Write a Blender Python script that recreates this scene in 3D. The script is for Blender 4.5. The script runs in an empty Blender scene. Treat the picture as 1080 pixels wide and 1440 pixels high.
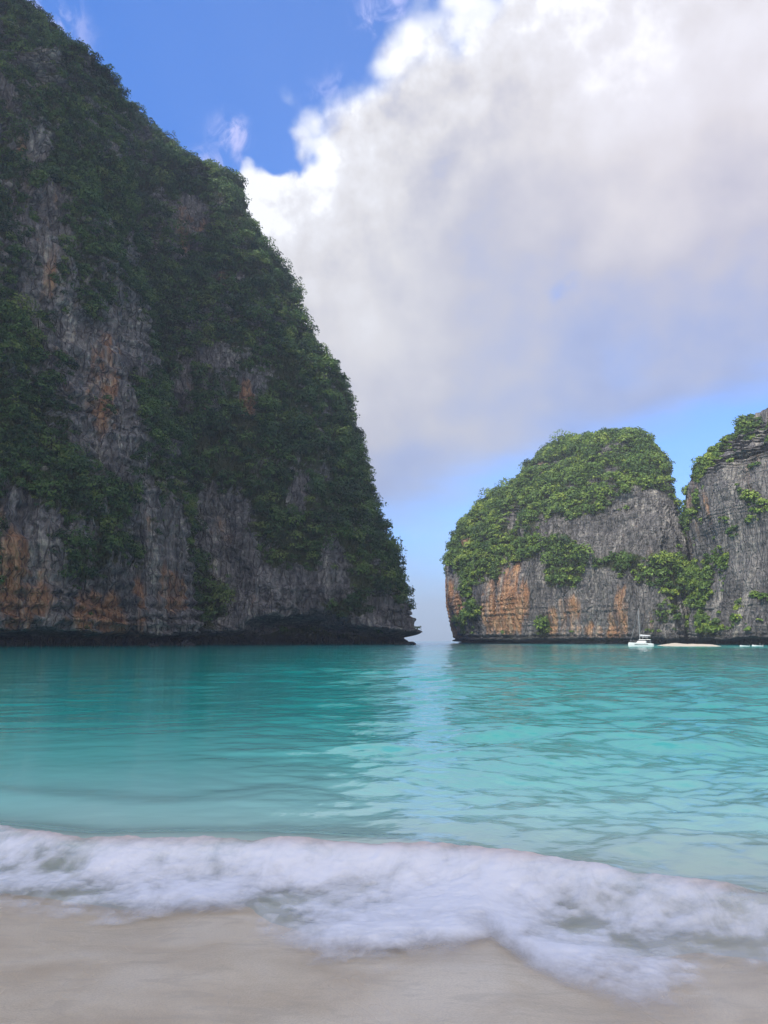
import bpy, math, random
import numpy as np

# ------------------------------------------------------------------ camera
F_PX, CAM_H, PITCH = 1090.0, 1.7, math.atan2(181.0, 1090.0)
scene = bpy.context.scene
COL = scene.collection
cam_d = bpy.data.cameras.new("camera")
cam = bpy.data.objects.new("camera", cam_d)
COL.objects.link(cam)
cam.location = (0, 0, CAM_H)
cam.rotation_euler = (math.pi / 2 + PITCH, 0, 0)
cam_d.sensor_fit = 'VERTICAL'
cam_d.sensor_height = 24.0
cam_d.lens = 24.0 * F_PX / 1440.0
cam_d.clip_start = 0.05
cam_d.clip_end = 60000.0
scene.camera = cam
scene.view_settings.view_transform = 'Standard'
scene.view_settings.look = 'None'
scene.view_settings.exposure = 0.54
scene.view_settings.gamma = 1.0
scene.render.resolution_x, scene.render.resolution_y = 768, 1024
scene.render.engine = 'CYCLES'
cy = scene.cycles
cy.max_bounces = 6
cy.diffuse_bounces = 2
cy.glossy_bounces = 3
cy.transparent_max_bounces = 12
cy.volume_bounces = 0
cy.caustics_reflective = False
cy.caustics_refractive = False
cy.sample_clamp_indirect = 4.0
cy.use_denoising = True

SUN_AZ = (-0.62, -0.74)          # horizontal direction towards the sun
SUN_EL = math.radians(50)
n_ = math.hypot(*SUN_AZ)
SUN_VEC = np.array([SUN_AZ[0] / n_ * math.cos(SUN_EL), SUN_AZ[1] / n_ * math.cos(SUN_EL), math.sin(SUN_EL)])
sun_d = bpy.data.lights.new("sun", 'SUN')
sun_d.energy = 4.2
sun_d.angle = math.radians(0.6)
sun_d.color = (1.0, 0.94, 0.84)
sun = bpy.data.objects.new("sun", sun_d)
COL.objects.link(sun)
from mathutils import Vector
sun.rotation_euler = Vector(-SUN_VEC).to_track_quat('-Z', 'Y').to_euler()

CP, SP = math.cos(PITCH), math.sin(PITCH)


def pix_dir(px, py):
    x, u = px - 540.0, 720.0 - py
    v = np.array([x, F_PX * CP - u * SP, F_PX * SP + u * CP])
    return v / np.linalg.norm(v)


def at(px, py, Y):
    d = pix_dir(px, py)
    return np.array([d[0] / d[1] * Y, Y, CAM_H + d[2] / d[1] * Y])


def project(X, Y, Z):
    dz = Z - CAM_H
    w = Y * CP + dz * SP
    w = np.where(w < 1e-3, 1e-3, w)
    return 540 + F_PX * X / w, 720 - F_PX * (dz * CP - Y * SP) / w


# ------------------------------------------------------------------ node helper
class NT:
    def __init__(self, tree):
        self.t = tree
        tree.nodes.clear()

    def n(self, typ, inputs=None, **props):
        nd = self.t.nodes.new(typ)
        for k, v in props.items():
            setattr(nd, k, v)
        for k, v in (inputs or {}).items():
            s = nd.inputs[k]
            if isinstance(v, bpy.types.NodeSocket):
                self.t.links.new(v, s)
            else:
                s.default_value = v
        return nd

    def link(self, a, b):
        self.t.links.new(a, b)

    def math(self, op, a, b=0.0, c=0.0, clamp=False):
        nd = self.n('ShaderNodeMath', {0: a, 1: b, 2: c}, operation=op)
        nd.use_clamp = clamp
        return nd.outputs[0]

    def vmath(self, op, a, b=(0, 0, 0)):
        nd = self.n('ShaderNodeVectorMath', {0: a, 1: b}, operation=op)
        return nd.outputs['Value'] if op in ('DOT_PRODUCT', 'LENGTH', 'DISTANCE') else nd.outputs['Vector']

    def noise(self, vec, scale, detail=4.0, rough=0.5, dist=0.0, lac=2.0):
        return self.n('ShaderNodeTexNoise', {'Vector': vec, 'Scale': scale, 'Detail': detail, 'Roughness': rough,
                                             'Distortion': dist, 'Lacunarity': lac}).outputs['Fac']

    def ss(self, v, lo, hi, a=0.0, b=1.0):
        return self.n('ShaderNodeMapRange', {'Value': v, 'From Min': lo, 'From Max': hi, 'To Min': a, 'To Max': b},
                      interpolation_type='SMOOTHSTEP').outputs[0]

    def mix(self, f, a, b):
        nd = self.n('ShaderNodeMix', data_type='RGBA')
        for i, v in ((0, f), (6, a), (7, b)):
            if isinstance(v, bpy.types.NodeSocket):
                self.link(v, nd.inputs[i])
            else:
                if i and len(v) == 3:
                    v = (*v, 1)
                nd.inputs[i].default_value = v
        return nd.outputs[2]

    def ramp(self, f, stops, interp='LINEAR'):
        nd = self.n('ShaderNodeValToRGB', {0: f})
        cr = nd.color_ramp
        cr.interpolation = interp
        while len(cr.elements) > 1:
            cr.elements.remove(cr.elements[0])
        cr.elements[0].position = stops[0][0]
        cr.elements[0].color = (*stops[0][1], 1)
        for p, c in stops[1:]:
            e = cr.elements.new(p)
            e.color = (*c, 1)
        return nd.outputs[0]


def srgb(r, g, b):
    return tuple(((c / 255) / 12.92 if c / 255 <= 0.04045 else ((c / 255 + 0.055) / 1.055) ** 2.4) for c in (r, g, b))


# ------------------------------------------------------------------ sky
world = bpy.data.worlds.new("World")
scene.world = world
world.use_nodes = True
W = NT(world.node_tree)
sky = W.n('ShaderNodeTexSky', sky_type='NISHITA', sun_disc=False)
sky.sun_elevation = SUN_EL
sky.sun_rotation = math.atan2(SUN_AZ[0], SUN_AZ[1])
sky.air_density = 1.0
sky.dust_density = 0.4
sky.ozone_density = 3.0
D = W.n('ShaderNodeTexCoord').outputs['Generated']
skyc = W.vmath('MULTIPLY', sky.outputs[0], (0.064, 0.122, 0.205))


def plane_mask(p1, p2, flip=1.0):
    """signed distance (in sine of angle) to the great circle through two view directions"""
    n = np.cross(pix_dir(*p1), pix_dir(*p2))
    n = n / np.linalg.norm(n) * flip
    return W.vmath('DOT_PRODUCT', D, tuple(n))


def vdisp(scale, amt, off=0.0):
    nz = W.n('ShaderNodeTexNoise', {'Vector': D, 'Scale': scale, 'Detail': 2.0}).outputs['Color']
    c = W.vmath('SUBTRACT', nz, (0.5, 0.5, 0.5))
    return W.vmath('MULTIPLY', c, (amt, amt, amt))


# main cloud: to the right of the upper-left edge and above the lower edge
e1 = plane_mask((330, 262), (622, -8))
e2 = plane_mask((560, 722), (1080, 556))
s1 = pix_dir(700, 300) @ np.cross(pix_dir(330, 262), pix_dir(622, -8))
s2 = pix_dir(700, 300) @ np.cross(pix_dir(560, 722), pix_dir(1080, 556))
e1 = W.math('MULTIPLY', e1, 1.0 if s1 > 0 else -1.0)
e2 = W.math('MULTIPLY', e2, 1.0 if s2 > 0 else -1.0)
# cumulus heads standing out of the edge
heads = [(352, 290, 34), (418, 240, 40), (376, 266, 20), (498, 190, 52), (575, 150, 42), (480, 168, 26), (640, 60, 40), (455, 225, 36), (540, 160, 30), (655, 0, 50)]
sdf = e1
Dw = W.vmath('ADD', D, vdisp(14.0, 0.035))
for (hx, hy, hr) in heads:
    c = pix_dir(hx, hy)
    q = W.vmath('DISTANCE', Dw, tuple(c))
    k = W.math('SUBTRACT', hr / 1180.0, q)
    sdf = W.math('SMOOTH_MAX', sdf, k, 0.012)
fine = W.noise(D, 22.0, 6.0, 0.55)
mid = W.noise(D, 7.0, 5.0, 0.5)
fine_c = W.math('SUBTRACT', fine, 0.5)
mid_c = W.math('SUBTRACT', mid, 0.5)
bil = W.n('ShaderNodeTexVoronoi', {'Vector': W.vmath('ADD', D, vdisp(30.0, 0.02)), 'Scale': 17.0, 'Smoothness': 0.35}, feature='SMOOTH_F1').outputs['Distance']
bil2 = W.n('ShaderNodeTexVoronoi', {'Vector': W.vmath('ADD', D, vdisp(60.0, 0.01)), 'Scale': 42.0, 'Smoothness': 0.3}, feature='SMOOTH_F1').outputs['Distance']
billow = W.math('ADD', W.math('MULTIPLY', W.math('SUBTRACT', 0.42, bil), 0.085), W.math('MULTIPLY', W.math('SUBTRACT', 0.42, bil2), 0.024))
edge1 = W.math('ADD', sdf, billow)
edge1 = W.math('ADD', edge1, W.math('MULTIPLY', fine_c, 0.040))
edge1 = W.math('ADD', edge1, W.math('MULTIPLY', mid_c, 0.03))
# wispy near the top, crisp lower down
elev = W.vmath('DOT_PRODUCT', D, (0, 0, 1))
softw = W.ss(elev, 0.50, 0.64, 0.005, 0.036)
m1 = W.n('ShaderNodeMapRange', {'Value': edge1, 'From Min': W.math('MULTIPLY', softw, -0.6), 'From Max': softw},
         interpolation_type='SMOOTHSTEP').outputs[0]
stretch = W.vmath('MULTIPLY', D, (1.0, 1.0, 3.2))
low = W.noise(stretch, 4.5, 5.0, 0.55)
edge2 = W.math('ADD', e2, W.math('MULTIPLY', W.math('SUBTRACT', low, 0.5), 0.10))
m2 = W.ss(edge2, -0.022, 0.06)
mask = W.math('MULTIPLY', m1, m2)
# thin holes where blue shows through
for (hx, hy, hr, am) in [(787, 410, 30, 0.38), (880, 512, 60, 0.16)]:
    q = W.vmath('DISTANCE', W.vmath('ADD', D, vdisp(26.0, 0.075)), tuple(pix_dir(hx, hy)))
    mask = W.math('MULTIPLY', mask, W.ss(q, 0.0, hr / 1180.0, 1 - am, 1.0))
# cloud tone
toSun = tuple(SUN_VEC * 0.025)
Ds = W.vmath('ADD', D, (-0.022, 0.0, 0.020))
fine2 = W.noise(Ds, 22.0, 4.0, 0.55)
relief = W.math('SUBTRACT', fine, fine2)
big = W.noise(W.vmath('MULTIPLY', D, (1, 1, 1.5)), 3.3, 3.0, 0.5)
near_edge = W.ss(sdf, 0.0, 0.16, 1.0, 0.0)
tone = W.ss(e2, 0.0, 0.42, 0.30, 0.80)
tone = W.math('ADD', tone, W.math('MULTIPLY', near_edge, 0.30))
tone = W.math('ADD', tone, W.math('MULTIPLY', W.math('SUBTRACT', big, 0.5), 0.95))
tone = W.math('ADD', tone, W.math('MULTIPLY', W.math('MULTIPLY', billow, near_edge), 3.0))
tone = W.math('ADD', tone, W.math('MULTIPLY', mid_c, 0.42))
tone = W.math('ADD', tone, W.math('MULTIPLY', W.math('MULTIPLY', relief, W.ss(sdf, 0.0, 0.25, 1.0, 0.2)), 0.9))
cloudc = W.ramp(tone, [(0.0, srgb(112, 130, 180)), (0.28, srgb(142, 154, 190)), (0.5, srgb(170, 170, 182)),
                       (0.72, srgb(194, 192, 195)), (0.9, srgb(208, 208, 213)), (1.0, srgb(226, 227, 231))])
# pink warmth to the right
warm = W.ss(W.vmath('DISTANCE', D, tuple(pix_dir(1060, 230))), 0.0, 0.42, 0.6, 0.0)
cloudc = W.mix(warm, cloudc, W.vmath('MULTIPLY', cloudc, (1.0, 0.93, 0.97)))
# small free wisps
def wisp(px, py, r, amt, sx=1.0):
    q = W.vmath('SUBTRACT', Dw, tuple(pix_dir(px, py)))
    q = W.vmath('LENGTH', W.vmath('MULTIPLY', q, (sx, 1, 1)))
    k = W.ss(q, 0.0, r / 1180.0, 1.0, 0.0)
    t = W.ss(W.noise(W.vmath('MULTIPLY', D, (1, 1, 0.6)), 34.0, 5.0, 0.6, 0.8), 0.42, 0.70)
    return W.math('MULTIPLY', W.math('MULTIPLY', k, t), amt)
wm = wisp(62, 25, 75, 1.3)
for a in [(155, 140, 34, 0.55), (183, 172, 30, 0.4), (322, 192, 44, 1.3), (300, 245, 48, 1.4, 0.7), (540, 25, 70, 1.0, 1.3),
          (470, 145, 60, 0.8)]:
    wm = W.math('MAXIMUM', wm, wisp(*a))
# pale haze clouds low in the gap
lowc = W.noise(W.vmath('MULTIPLY', D, (1, 1, 2.6)), 11.0, 5.0, 0.6)
lowm = W.math('MULTIPLY', W.ss(lowc, 0.40, 0.68), W.ss(elev, 0.0, 0.22, 0.85, 0.0))
pale = W.ss(elev, -0.02, 0.20, 0.60, 0.0)
base = W.mix(pale, skyc, srgb(125, 178, 240))
base = W.mix(W.math('MINIMUM', wm, 0.85), base, srgb(176, 180, 226))
base = W.mix(W.math('MULTIPLY', lowm, 0.5), base, srgb(176, 190, 232))
# broken cloud added to the unseen sky behind the viewer for whiter ambient light
cover = W.ss(W.noise(W.vmath('MULTIPLY', D, (1, 1, 1.8)), 2.2, 6.0, 0.55), 0.36, 0.50)
away = W.ss(W.n('ShaderNodeSeparateXYZ', {0: D}).outputs[1], 0.05, -0.25)
base = W.mix(W.math('MULTIPLY', cover, away), base, srgb(240, 231, 220))
final = W.mix(mask, base, cloudc)
bg = W.n('ShaderNodeBackground', {'Color': final, 'Strength': 1.02})
W.link(bg.outputs[0], W.n('ShaderNodeOutputWorld').inputs['Surface'])
world.cycles.sampling_method = 'MANUAL'
world.cycles.sample_map_resolution = 1024

# ------------------------------------------------------------------ numpy noise
rng = np.random.default_rng(7)
PERM = rng.permutation(256).astype(np.int32)
PERM = np.concatenate([PERM, PERM])
VAL = (rng.random(512) * 2 - 1).astype(np.float32)


def vnoise(x, y, z):
    xi, yi, zi = np.floor(x).astype(np.int32), np.floor(y).astype(np.int32), np.floor(z).astype(np.int32)
    fx, fy, fz = (x - xi).astype(np.float32), (y - yi).astype(np.float32), (z - zi).astype(np.float32)
    fx, fy, fz = [t * t * t * (t * (t * 6 - 15) + 10) for t in (fx, fy, fz)]
    xi, yi, zi = xi & 255, yi & 255, zi & 255

    def h(a, b, c):
        return VAL[PERM[PERM[PERM[(xi + a) & 255] + ((yi + b) & 255)] + ((zi + c) & 255)]]
    x00 = h(0, 0, 0) * (1 - fx) + h(1, 0, 0) * fx
    x10 = h(0, 1, 0) * (1 - fx) + h(1, 1, 0) * fx
    x01 = h(0, 0, 1) * (1 - fx) + h(1, 0, 1) * fx
    x11 = h(0, 1, 1) * (1 - fx) + h(1, 1, 1) * fx
    return (x00 * (1 - fy) + x10 * fy) * (1 - fz) + (x01 * (1 - fy) + x11 * fy) * fz


def fbm(x, y, z, octv=4, gain=0.5):
    s, a, t = 0.0, 1.0, 0.0
    for i in range(octv):
        s = s + a * vnoise(x * 2 ** i + 17.3 * i, y * 2 ** i - 9.1 * i, z * 2 ** i + 5.7 * i)
        t += a
        a *= gain
    return s / t


def ridged(x, y, z, octv=3, gain=0.55):
    s, a, t = 0.0, 1.0, 0.0
    for i in range(octv):
        s = s + a * (1 - 2.2 * np.abs(vnoise(x * 2 ** i + 7.7 * i, y * 2 ** i, z * 2 ** i - 3.3 * i)))
        t += a
        a *= gain
    return s / t


def sstep(x, a, b):
    t = np.clip((x - a) / (b - a), 0, 1)
    return t * t * (3 - 2 * t)


# ------------------------------------------------------------------ mesh helpers
def tag(o, label=None, cat=None, group=None, kind=None):
    for k, v in (('label', label), ('category', cat), ('group', group), ('kind', kind)):
        if v:
            o[k] = v
    return o


def mesh_np(name, verts, quads, mat=None, parent=None, smooth=True, attrs=None, sides=4):
    me = bpy.data.meshes.new(name)
    nv, nq = len(verts), len(quads)
    me.vertices.add(nv)
    me.vertices.foreach_set('co', np.ascontiguousarray(verts, dtype=np.float32).ravel())
    me.loops.add(nq * sides)
    me.loops.foreach_set('vertex_index', np.ascontiguousarray(quads, dtype=np.int32).ravel())
    me.polygons.add(nq)
    me.polygons.foreach_set('loop_start', np.arange(0, nq * sides, sides, dtype=np.int32))
    try:
        me.polygons.foreach_set('loop_total', np.full(nq, sides, dtype=np.int32))
    except Exception:
        pass
    me.polygons.foreach_set('use_smooth', np.full(nq, smooth, dtype=bool))
    me.update(calc_edges=True)
    for k, v in (attrs or {}).items():
        a = me.attributes.new(k, 'FLOAT', 'POINT')
        a.data.foreach_set('value', np.ascontiguousarray(v, dtype=np.float32).ravel())
    if mat:
        me.materials.append(mat)
    o = bpy.data.objects.new(name, me)
    COL.objects.link(o)
    if parent:
        o.parent = parent
    return o


def grid_quads(nr, nc, wrap=False):
    r = np.arange(nr - 1)[:, None]
    c = np.arange(nc if wrap else nc - 1)[None, :]
    c2 = (c + 1) % nc
    return np.stack([r * nc + c, r * nc + c2, (r + 1) * nc + c2, (r + 1) * nc + c], -1).reshape(-1, 4)


def new_mat(name):
    m = bpy.data.materials.new(name)
    m.use_nodes = True
    return m, NT(m.node_tree)


# ------------------------------------------------------------------ materials
def rock_material(name, grey=1.0, warm=1.0, crack=1.0):
    m, T = new_mat(name)
    P = T.n('ShaderNodeNewGeometry').outputs['Position']
    st = T.vmath('MULTIPLY', P, (1, 1, 0.16))
    warpn = T.n('ShaderNodeTexNoise', {'Vector': P, 'Scale': 0.05, 'Detail': 3.0}).outputs['Color']
    stw = T.vmath('ADD', st, T.vmath('MULTIPLY', warpn, (5, 5, 1.2)))
    n1 = T.noise(stw, 0.10, 6.0, 0.6)
    n2 = T.noise(stw, 0.48, 7.0, 0.7)
    n3 = T.noise(P, 0.5, 6.0, 0.62)
    strata = T.noise(T.vmath('MULTIPLY', P, (0.12, 0.12, 1.3)), 0.55, 4.0, 0.55, 0.6)
    g = T.math('ADD', T.math('MULTIPLY', n1, 0.5), T.math('MULTIPLY', n2, 0.5))
    g = T.math('ADD', g, T.math('MULTIPLY', T.math('SUBTRACT', n3, 0.5), 0.35))
    g = T.math('ADD', g, T.math('MULTIPLY', T.math('SUBTRACT', strata, 0.5), 0.12))
    s = grey
    c = T.ramp(g, [(0.34, (.045 * s, .048 * s, .055 * s)), (0.45, (.115 * s, .112 * s, .115 * s)), (0.56, (.22 * s, .21 * s, .21 * s)),
                   (0.66, (.46 * s, .43 * s, .38 * s))])
    oc = T.n('ShaderNodeAttribute', attribute_name='ochre').outputs['Fac']
    on = T.math('ADD', oc, T.math('MULTIPLY', T.math('SUBTRACT', T.noise(stw, 0.22, 5.0, 0.6), 0.5), 1.6))
    och = T.ramp(n2, [(0.28, (.13 * warm, .065 * warm, .035 * warm)), (0.46, (.36 * warm, .18 * warm, .09 * warm)), (0.60, (.50 * warm, .31 * warm, .18 * warm)), (0.75, (.58 * warm, .48 * warm, .36 * warm))])
    c = T.mix(T.ss(on, 0.38, 0.90, 0.0, 0.92), c, och)
    crk = T.n('ShaderNodeTexVoronoi', {'Vector': T.vmath('ADD', st, T.vmath('MULTIPLY', T.n('ShaderNodeTexNoise', {'Vector': P, 'Scale': 0.25, 'Detail': 4.0}).outputs['Color'], (2.4, 2.4, 0.8))), 'Scale': 0.30}, feature='DISTANCE_TO_EDGE').outputs['Distance']
    c = T.mix(T.ss(crk, 0.0, 0.07, 0.6 * crack, 0.0), c, (.035, .035, .038))
    vg = T.n('ShaderNodeAttribute', attribute_name='veg').outputs['Fac']
    vn = T.math('ADD', vg, T.math('MULTIPLY', T.math('SUBTRACT', T.noise(P, 0.55, 5.0, 0.65), 0.5), 1.0))
    moss = T.mix(T.noise(P, 0.9, 4.0), (.018, .032, .010), (.07, .085, .025))
    c = T.mix(T.ss(vn, 0.42, 0.66, 0.0, 0.95), c, moss)
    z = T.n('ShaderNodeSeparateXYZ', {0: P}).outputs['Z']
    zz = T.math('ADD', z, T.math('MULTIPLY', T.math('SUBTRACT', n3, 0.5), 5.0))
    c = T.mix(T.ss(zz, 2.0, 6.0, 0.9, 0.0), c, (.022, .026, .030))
    hgt = T.math('ADD', T.math('MULTIPLY', n2, 1.0), T.math('MULTIPLY', n3, 0.5))
    hgt = T.math('ADD', hgt, T.math('MULTIPLY', strata, 0.25))
    vor = T.n('ShaderNodeTexVoronoi', {'Vector': stw, 'Scale': 0.5}, feature='DISTANCE_TO_EDGE').outputs['Distance']
    hgt = T.math('ADD', hgt, T.math('MULTIPLY', T.ss(vor, 0.0, 0.12), 0.3))
    hgt = T.math('ADD', hgt, T.math('MULTIPLY', T.ss(crk, 0.0, 0.10), 0.6 * crack))
    bmp = T.n('ShaderNodeBump', {'Strength': 1.0, 'Distance': 3.5, 'Height': hgt})
    b = T.n('ShaderNodeBsdfPrincipled', {'Base Color': c, 'Roughness': 0.85, 'Normal': bmp.outputs[0]})
    b.inputs['Specular IOR Level'].default_value = 0.25
    T.link(b.outputs[0], T.n('ShaderNodeOutputMaterial').inputs[0])
    return m


def leaf_material(name, stops, transl=0.25):
    m, T = new_mat(name)
    t = T.n('ShaderNodeAttribute', attribute_name='tint').outputs['Fac']
    P = T.n('ShaderNodeNewGeometry').outputs['Position']
    t2 = T.math('ADD', t, T.math('MULTIPLY', T.math('SUBTRACT', T.noise(P, 0.045, 3.0), 0.5), 0.7), clamp=True)
    c = T.ramp(t2, stops)
    b = T.n('ShaderNodeBsdfPrincipled', {'Base Color': c, 'Roughness': 0.55})
    b.inputs['Specular IOR Level'].default_value = 0.3
    tr = T.n('ShaderNodeBsdfTranslucent', {'Color': c})
    mx = T.n('ShaderNodeMixShader', {0: transl, 1: b.outputs[0], 2: tr.outputs[0]})
    T.link(mx.outputs[0], T.n('ShaderNodeOutputMaterial').inputs[0])
    return m


def plain(name, col, rough=0.5, noise_amt=0.15, scale=3.0, metallic=0.0):
    m, T = new_mat(name)
    P = T.n('ShaderNodeTexCoord').outputs['Object']
    nz = T.noise(P, scale, 4.0)
    c = T.mix(T.math('MULTIPLY', nz, noise_amt), col, tuple(v * 0.55 for v in col))
    b = T.n('ShaderNodeBsdfPrincipled', {'Base Color': c, 'Roughness': rough, 'Metallic': metallic})
    T.link(b.outputs[0], T.n('ShaderNodeOutputMaterial').inputs[0])
    return m


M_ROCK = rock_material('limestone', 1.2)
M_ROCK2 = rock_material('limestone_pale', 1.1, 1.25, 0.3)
M_LEAF = leaf_material('jungle_leaves', [(0.0, (.018, .042, .018)), (0.4, (.040, .092, .028)), (0.75, (.085, .16, .035)), (1.0, (.15, .20, .05))])
M_LEAF2 = leaf_material('sunny_leaves', [(0.0, (.035, .075, .020)), (0.4, (.085, .16, .030)), (0.75, (.17, .26, .042)), (1.0, (.27, .35, .055))], 0.2)
M_BARK = plain('bark', (.13, .10, .075), 0.9, 0.8, 2.0)


# ------------------------------------------------------------------ cliffs
def interp_curve(curve, py):
    c = np.array(sorted(curve))
    return np.interp(py, c[:, 0], c[:, 1])


def build_cliff(name, H, ctr, ea, eb, theta, right=None, left=None, nz=560, nu=900, zpow=1.0, lean=0.0, amp=1.0,
                notch=None, seed=0.0, expo=2.4, top_round=False, vegf=None, ochf=None, mat=None, freq=1.0, inset=4.0, front=(-1.15, 0.15), ledge=1.0):
    """A body of stacked rings; its outline follows a measured profile, its surface is displaced rock."""
    t = np.linspace(0, 1, nz)
    z = (-5 + (H + 5) * (1 - (1 - t) ** zpow)) if zpow != 1 else -5 + (H + 5) * t
    # ring parameter: most samples on the side that faces the bay
    nf = int(nu * 0.82)
    f0, f1 = front[0] * math.pi, front[1] * math.pi
    ph = np.concatenate([np.linspace(f0, f1, nf, endpoint=False), np.linspace(f1, f0 + 2 * math.pi, nu - nf, endpoint=False)])
    ch, sh = np.cos(ph), np.sin(ph)
    ux = np.sign(ch) * np.abs(ch) ** (2 / expo)
    uy = np.sign(sh) * np.abs(sh) ** (2 / expo)
    A = np.array([ea(v) for v in z])[:, None]
    B = np.array([eb(v) for v in z])[:, None]
    c, s = math.cos(theta), math.sin(theta)
    lx = A * ux[None] * c - B * uy[None] * s
    ly = A * ux[None] * s + B * uy[None] * c
    X = ctr[0] + lx
    Y = ctr[1] + lean * np.maximum(z, 0)[:, None] + ly
    Z = np.repeat(z[:, None], nu, 1)

    def fit(X, Y, Z, smooth_rows):
        for it in range(10):
            px, py = project(X, Y, Z)
            rr = np.arange(nz)
            dR = dL = None
            if right is not None:
                i = np.argmax(px, 1)
                ins = inset * (1 - 0.85 * sstep(py[rr, i], 845, 880))
                dR = (interp_curve(right, py[rr, i]) - ins - px[rr, i]) * Y[rr, i] / F_PX
            if left is not None:
                j = np.argmin(px, 1)
                dL = (interp_curve(left, py[rr, j]) + inset - px[rr, j]) * Y[rr, j] / F_PX

            def sm(d):
                if smooth_rows < 2:
                    return d
                k = np.ones(smooth_rows) / smooth_rows
                dp = np.pad(d, smooth_rows // 2, mode='edge')
                return np.convolve(dp, k, 'valid')[:nz]
            if dR is not None and dL is not None:
                dR, dL = sm(dR), sm(dL)
                xl, xr = X[rr, j], X[rr, i]
                sc = ((xr + dR) - (xl + dL)) / np.maximum(xr - xl, 1e-3)
                sc = np.clip(sc, 0.02, 6)
                X = (xl + dL)[:, None] + (X - xl[:, None]) * sc[:, None]
            elif dR is not None:
                X = X + sm(dR)[:, None]
            else:
                X = X + sm(dL)[:, None]
        return X

    X = fit(X, Y, Z, 1)
    # normals of the plain body
    def normals(X, Y, Z):
        def dcol(a):
            return np.roll(a, -1, 1) - np.roll(a, 1, 1)
        du = np.stack([dcol(X), dcol(Y), dcol(Z)], -1)
        dv = np.stack([np.gradient(X, axis=0), np.gradient(Y, axis=0), np.gradient(Z, axis=0)], -1)
        n = np.cross(du, dv)
        n /= np.maximum(np.linalg.norm(n, axis=-1, keepdims=True), 1e-9)
        return n
    N = normals(X, Y, Z)
    cx, cyy = X.mean(1, keepdims=True), Y.mean(1, keepdims=True)
    if ((N[..., 0] * (X - cx) + N[..., 1] * (Y - cyy)).mean() < 0):
        N = -N
    q = freq
    wx = X + 6 * fbm(X * .03 * q, Y * .03 * q, Z * .03 * q + seed, 2)
    wy = Y + 6 * fbm(X * .03 * q + 50, Y * .03 * q, Z * .03 * q + seed, 2)
    d = 9.0 * fbm(wx / 62 * q + seed, wy / 62 * q, Z / 150 * q, 3)
    d = d + 5.5 * ridged(wx / 30 * q + seed, wy / 30 * q, Z / 110 * q, 3)
    d = d + 3.8 * ridged(wx / 11 * q + seed, wy / 11 * q, Z / 50 * q, 3)
    # overhanging ledges
    led = fbm(X / 40 * q, Y / 40 * q, Z / 15 * q + seed, 3)
    d = d + 2.0 * ledge * np.tanh(led * 4)
    d = d + 2.0 * ridged(wx / 6.5 * q + seed, wy / 6.5 * q, Z / 60 * q, 2)
    d = d + 0.8 * ridged(X / 2.6 * q + seed, Y / 2.6 * q, Z / 22 * q, 2)
    led2 = fbm(X / 14 * q, Y / 14 * q, Z / 4.6 * q + seed + 9, 3)
    d = d + 0.65 * ledge * np.tanh(led2 * 4)
    d = d + 1.0 * fbm(X / 4.2 * q, Y / 4.2 * q, Z / 6 * q, 3)
    d = d + 0.5 * fbm(X / 1.6 * q, Y / 1.6 * q, Z / 2.2 * q, 2)
    taper = np.ones_like(d)
    d = d * amp
    if notch is not None:
        px, py = project(X, Y, Z)
        nh, nd = notch(px)
        nh = nh * (0.78 + 0.35 * fbm(X / 13, Y / 13, Z * 0 + seed, 3))
        zz = np.maximum(Z, 0) / nh
        prof = np.where(zz < 1, (1 - sstep(zz, 0.55, 1.02)), 0)
        d = d * (1 - 0.4 * prof)
    if top_round:
        f = sstep(H - Z, 0, H * 0.3)
        d = d * (0.2 + 0.8 * f)
    Nh = N.copy()
    X = X + Nh[..., 0] * d
    Y = Y + Nh[..., 1] * d
    Z = Z + Nh[..., 2] * d * 0.8
    X = fit(X, Y, Z, max(3, nz // (60 if top_round else 50)))
    if notch is not None:
        X = X - N[..., 0] * nd * prof
        Y = Y - N[..., 1] * nd * prof
    N2 = normals(X, Y, Z)
    if ((N2[..., 0] * (X - X.mean(1, keepdims=True)) + N2[..., 1] * (Y - Y.mean(1, keepdims=True))).mean() < 0):
        N2 = -N2
    px, py = project(X, Y, Z)
    nzs = fbm(X / 17, Y / 17, Z / 24 + seed, 4)
    nz2 = fbm(X / 7, Y / 7, Z / 9 + seed, 3)
    veg = vegf(px + 22 * fbm(X / 16, Y / 16, Z / 24 + 3, 3), py + 22 * fbm(X / 16 + 9, Y / 16, Z / 24, 3)) + 0.60 * nzs + 0.50 * nz2 + 0.35 * (np.clip(N2[..., 2], -1, 1) - 0.15)
    och = ochf(px + 14 * fbm(X / 9, Y / 9, Z / 20 + 3, 3), py + 14 * fbm(X / 9 + 9, Y / 9, Z / 20, 3)) + 0.45 * fbm(X / 6, Y / 6, Z / 22 + seed, 3)
    V = np.stack([X, Y, Z], -1)
    verts = V.reshape(-1, 3)
    quads = grid_quads(nz, nu, wrap=True)[:, ::1]
    # close the top with a vertex
    top = V[-1].mean(0)
    o = mesh_np(name, verts, quads, mat, attrs={'veg': np.clip(veg, 0, 1), 'ochre': np.clip(och, 0, 1)})
    import bmesh
    me = o.data
    bm = bmesh.new(); bm.from_mesh(me)
    tv = bm.verts.new(top)
    bm.verts.ensure_lookup_table()
    base_i = (nz - 1) * nu
    for k in range(nu):
        bm.faces.new((bm.verts[base_i + k], bm.verts[base_i + (k + 1) % nu], tv))
    bm.to_mesh(me); bm.free()
    return o, dict(V=V, N=N2, veg=veg, px=px, py=py, nf=nf)


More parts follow.
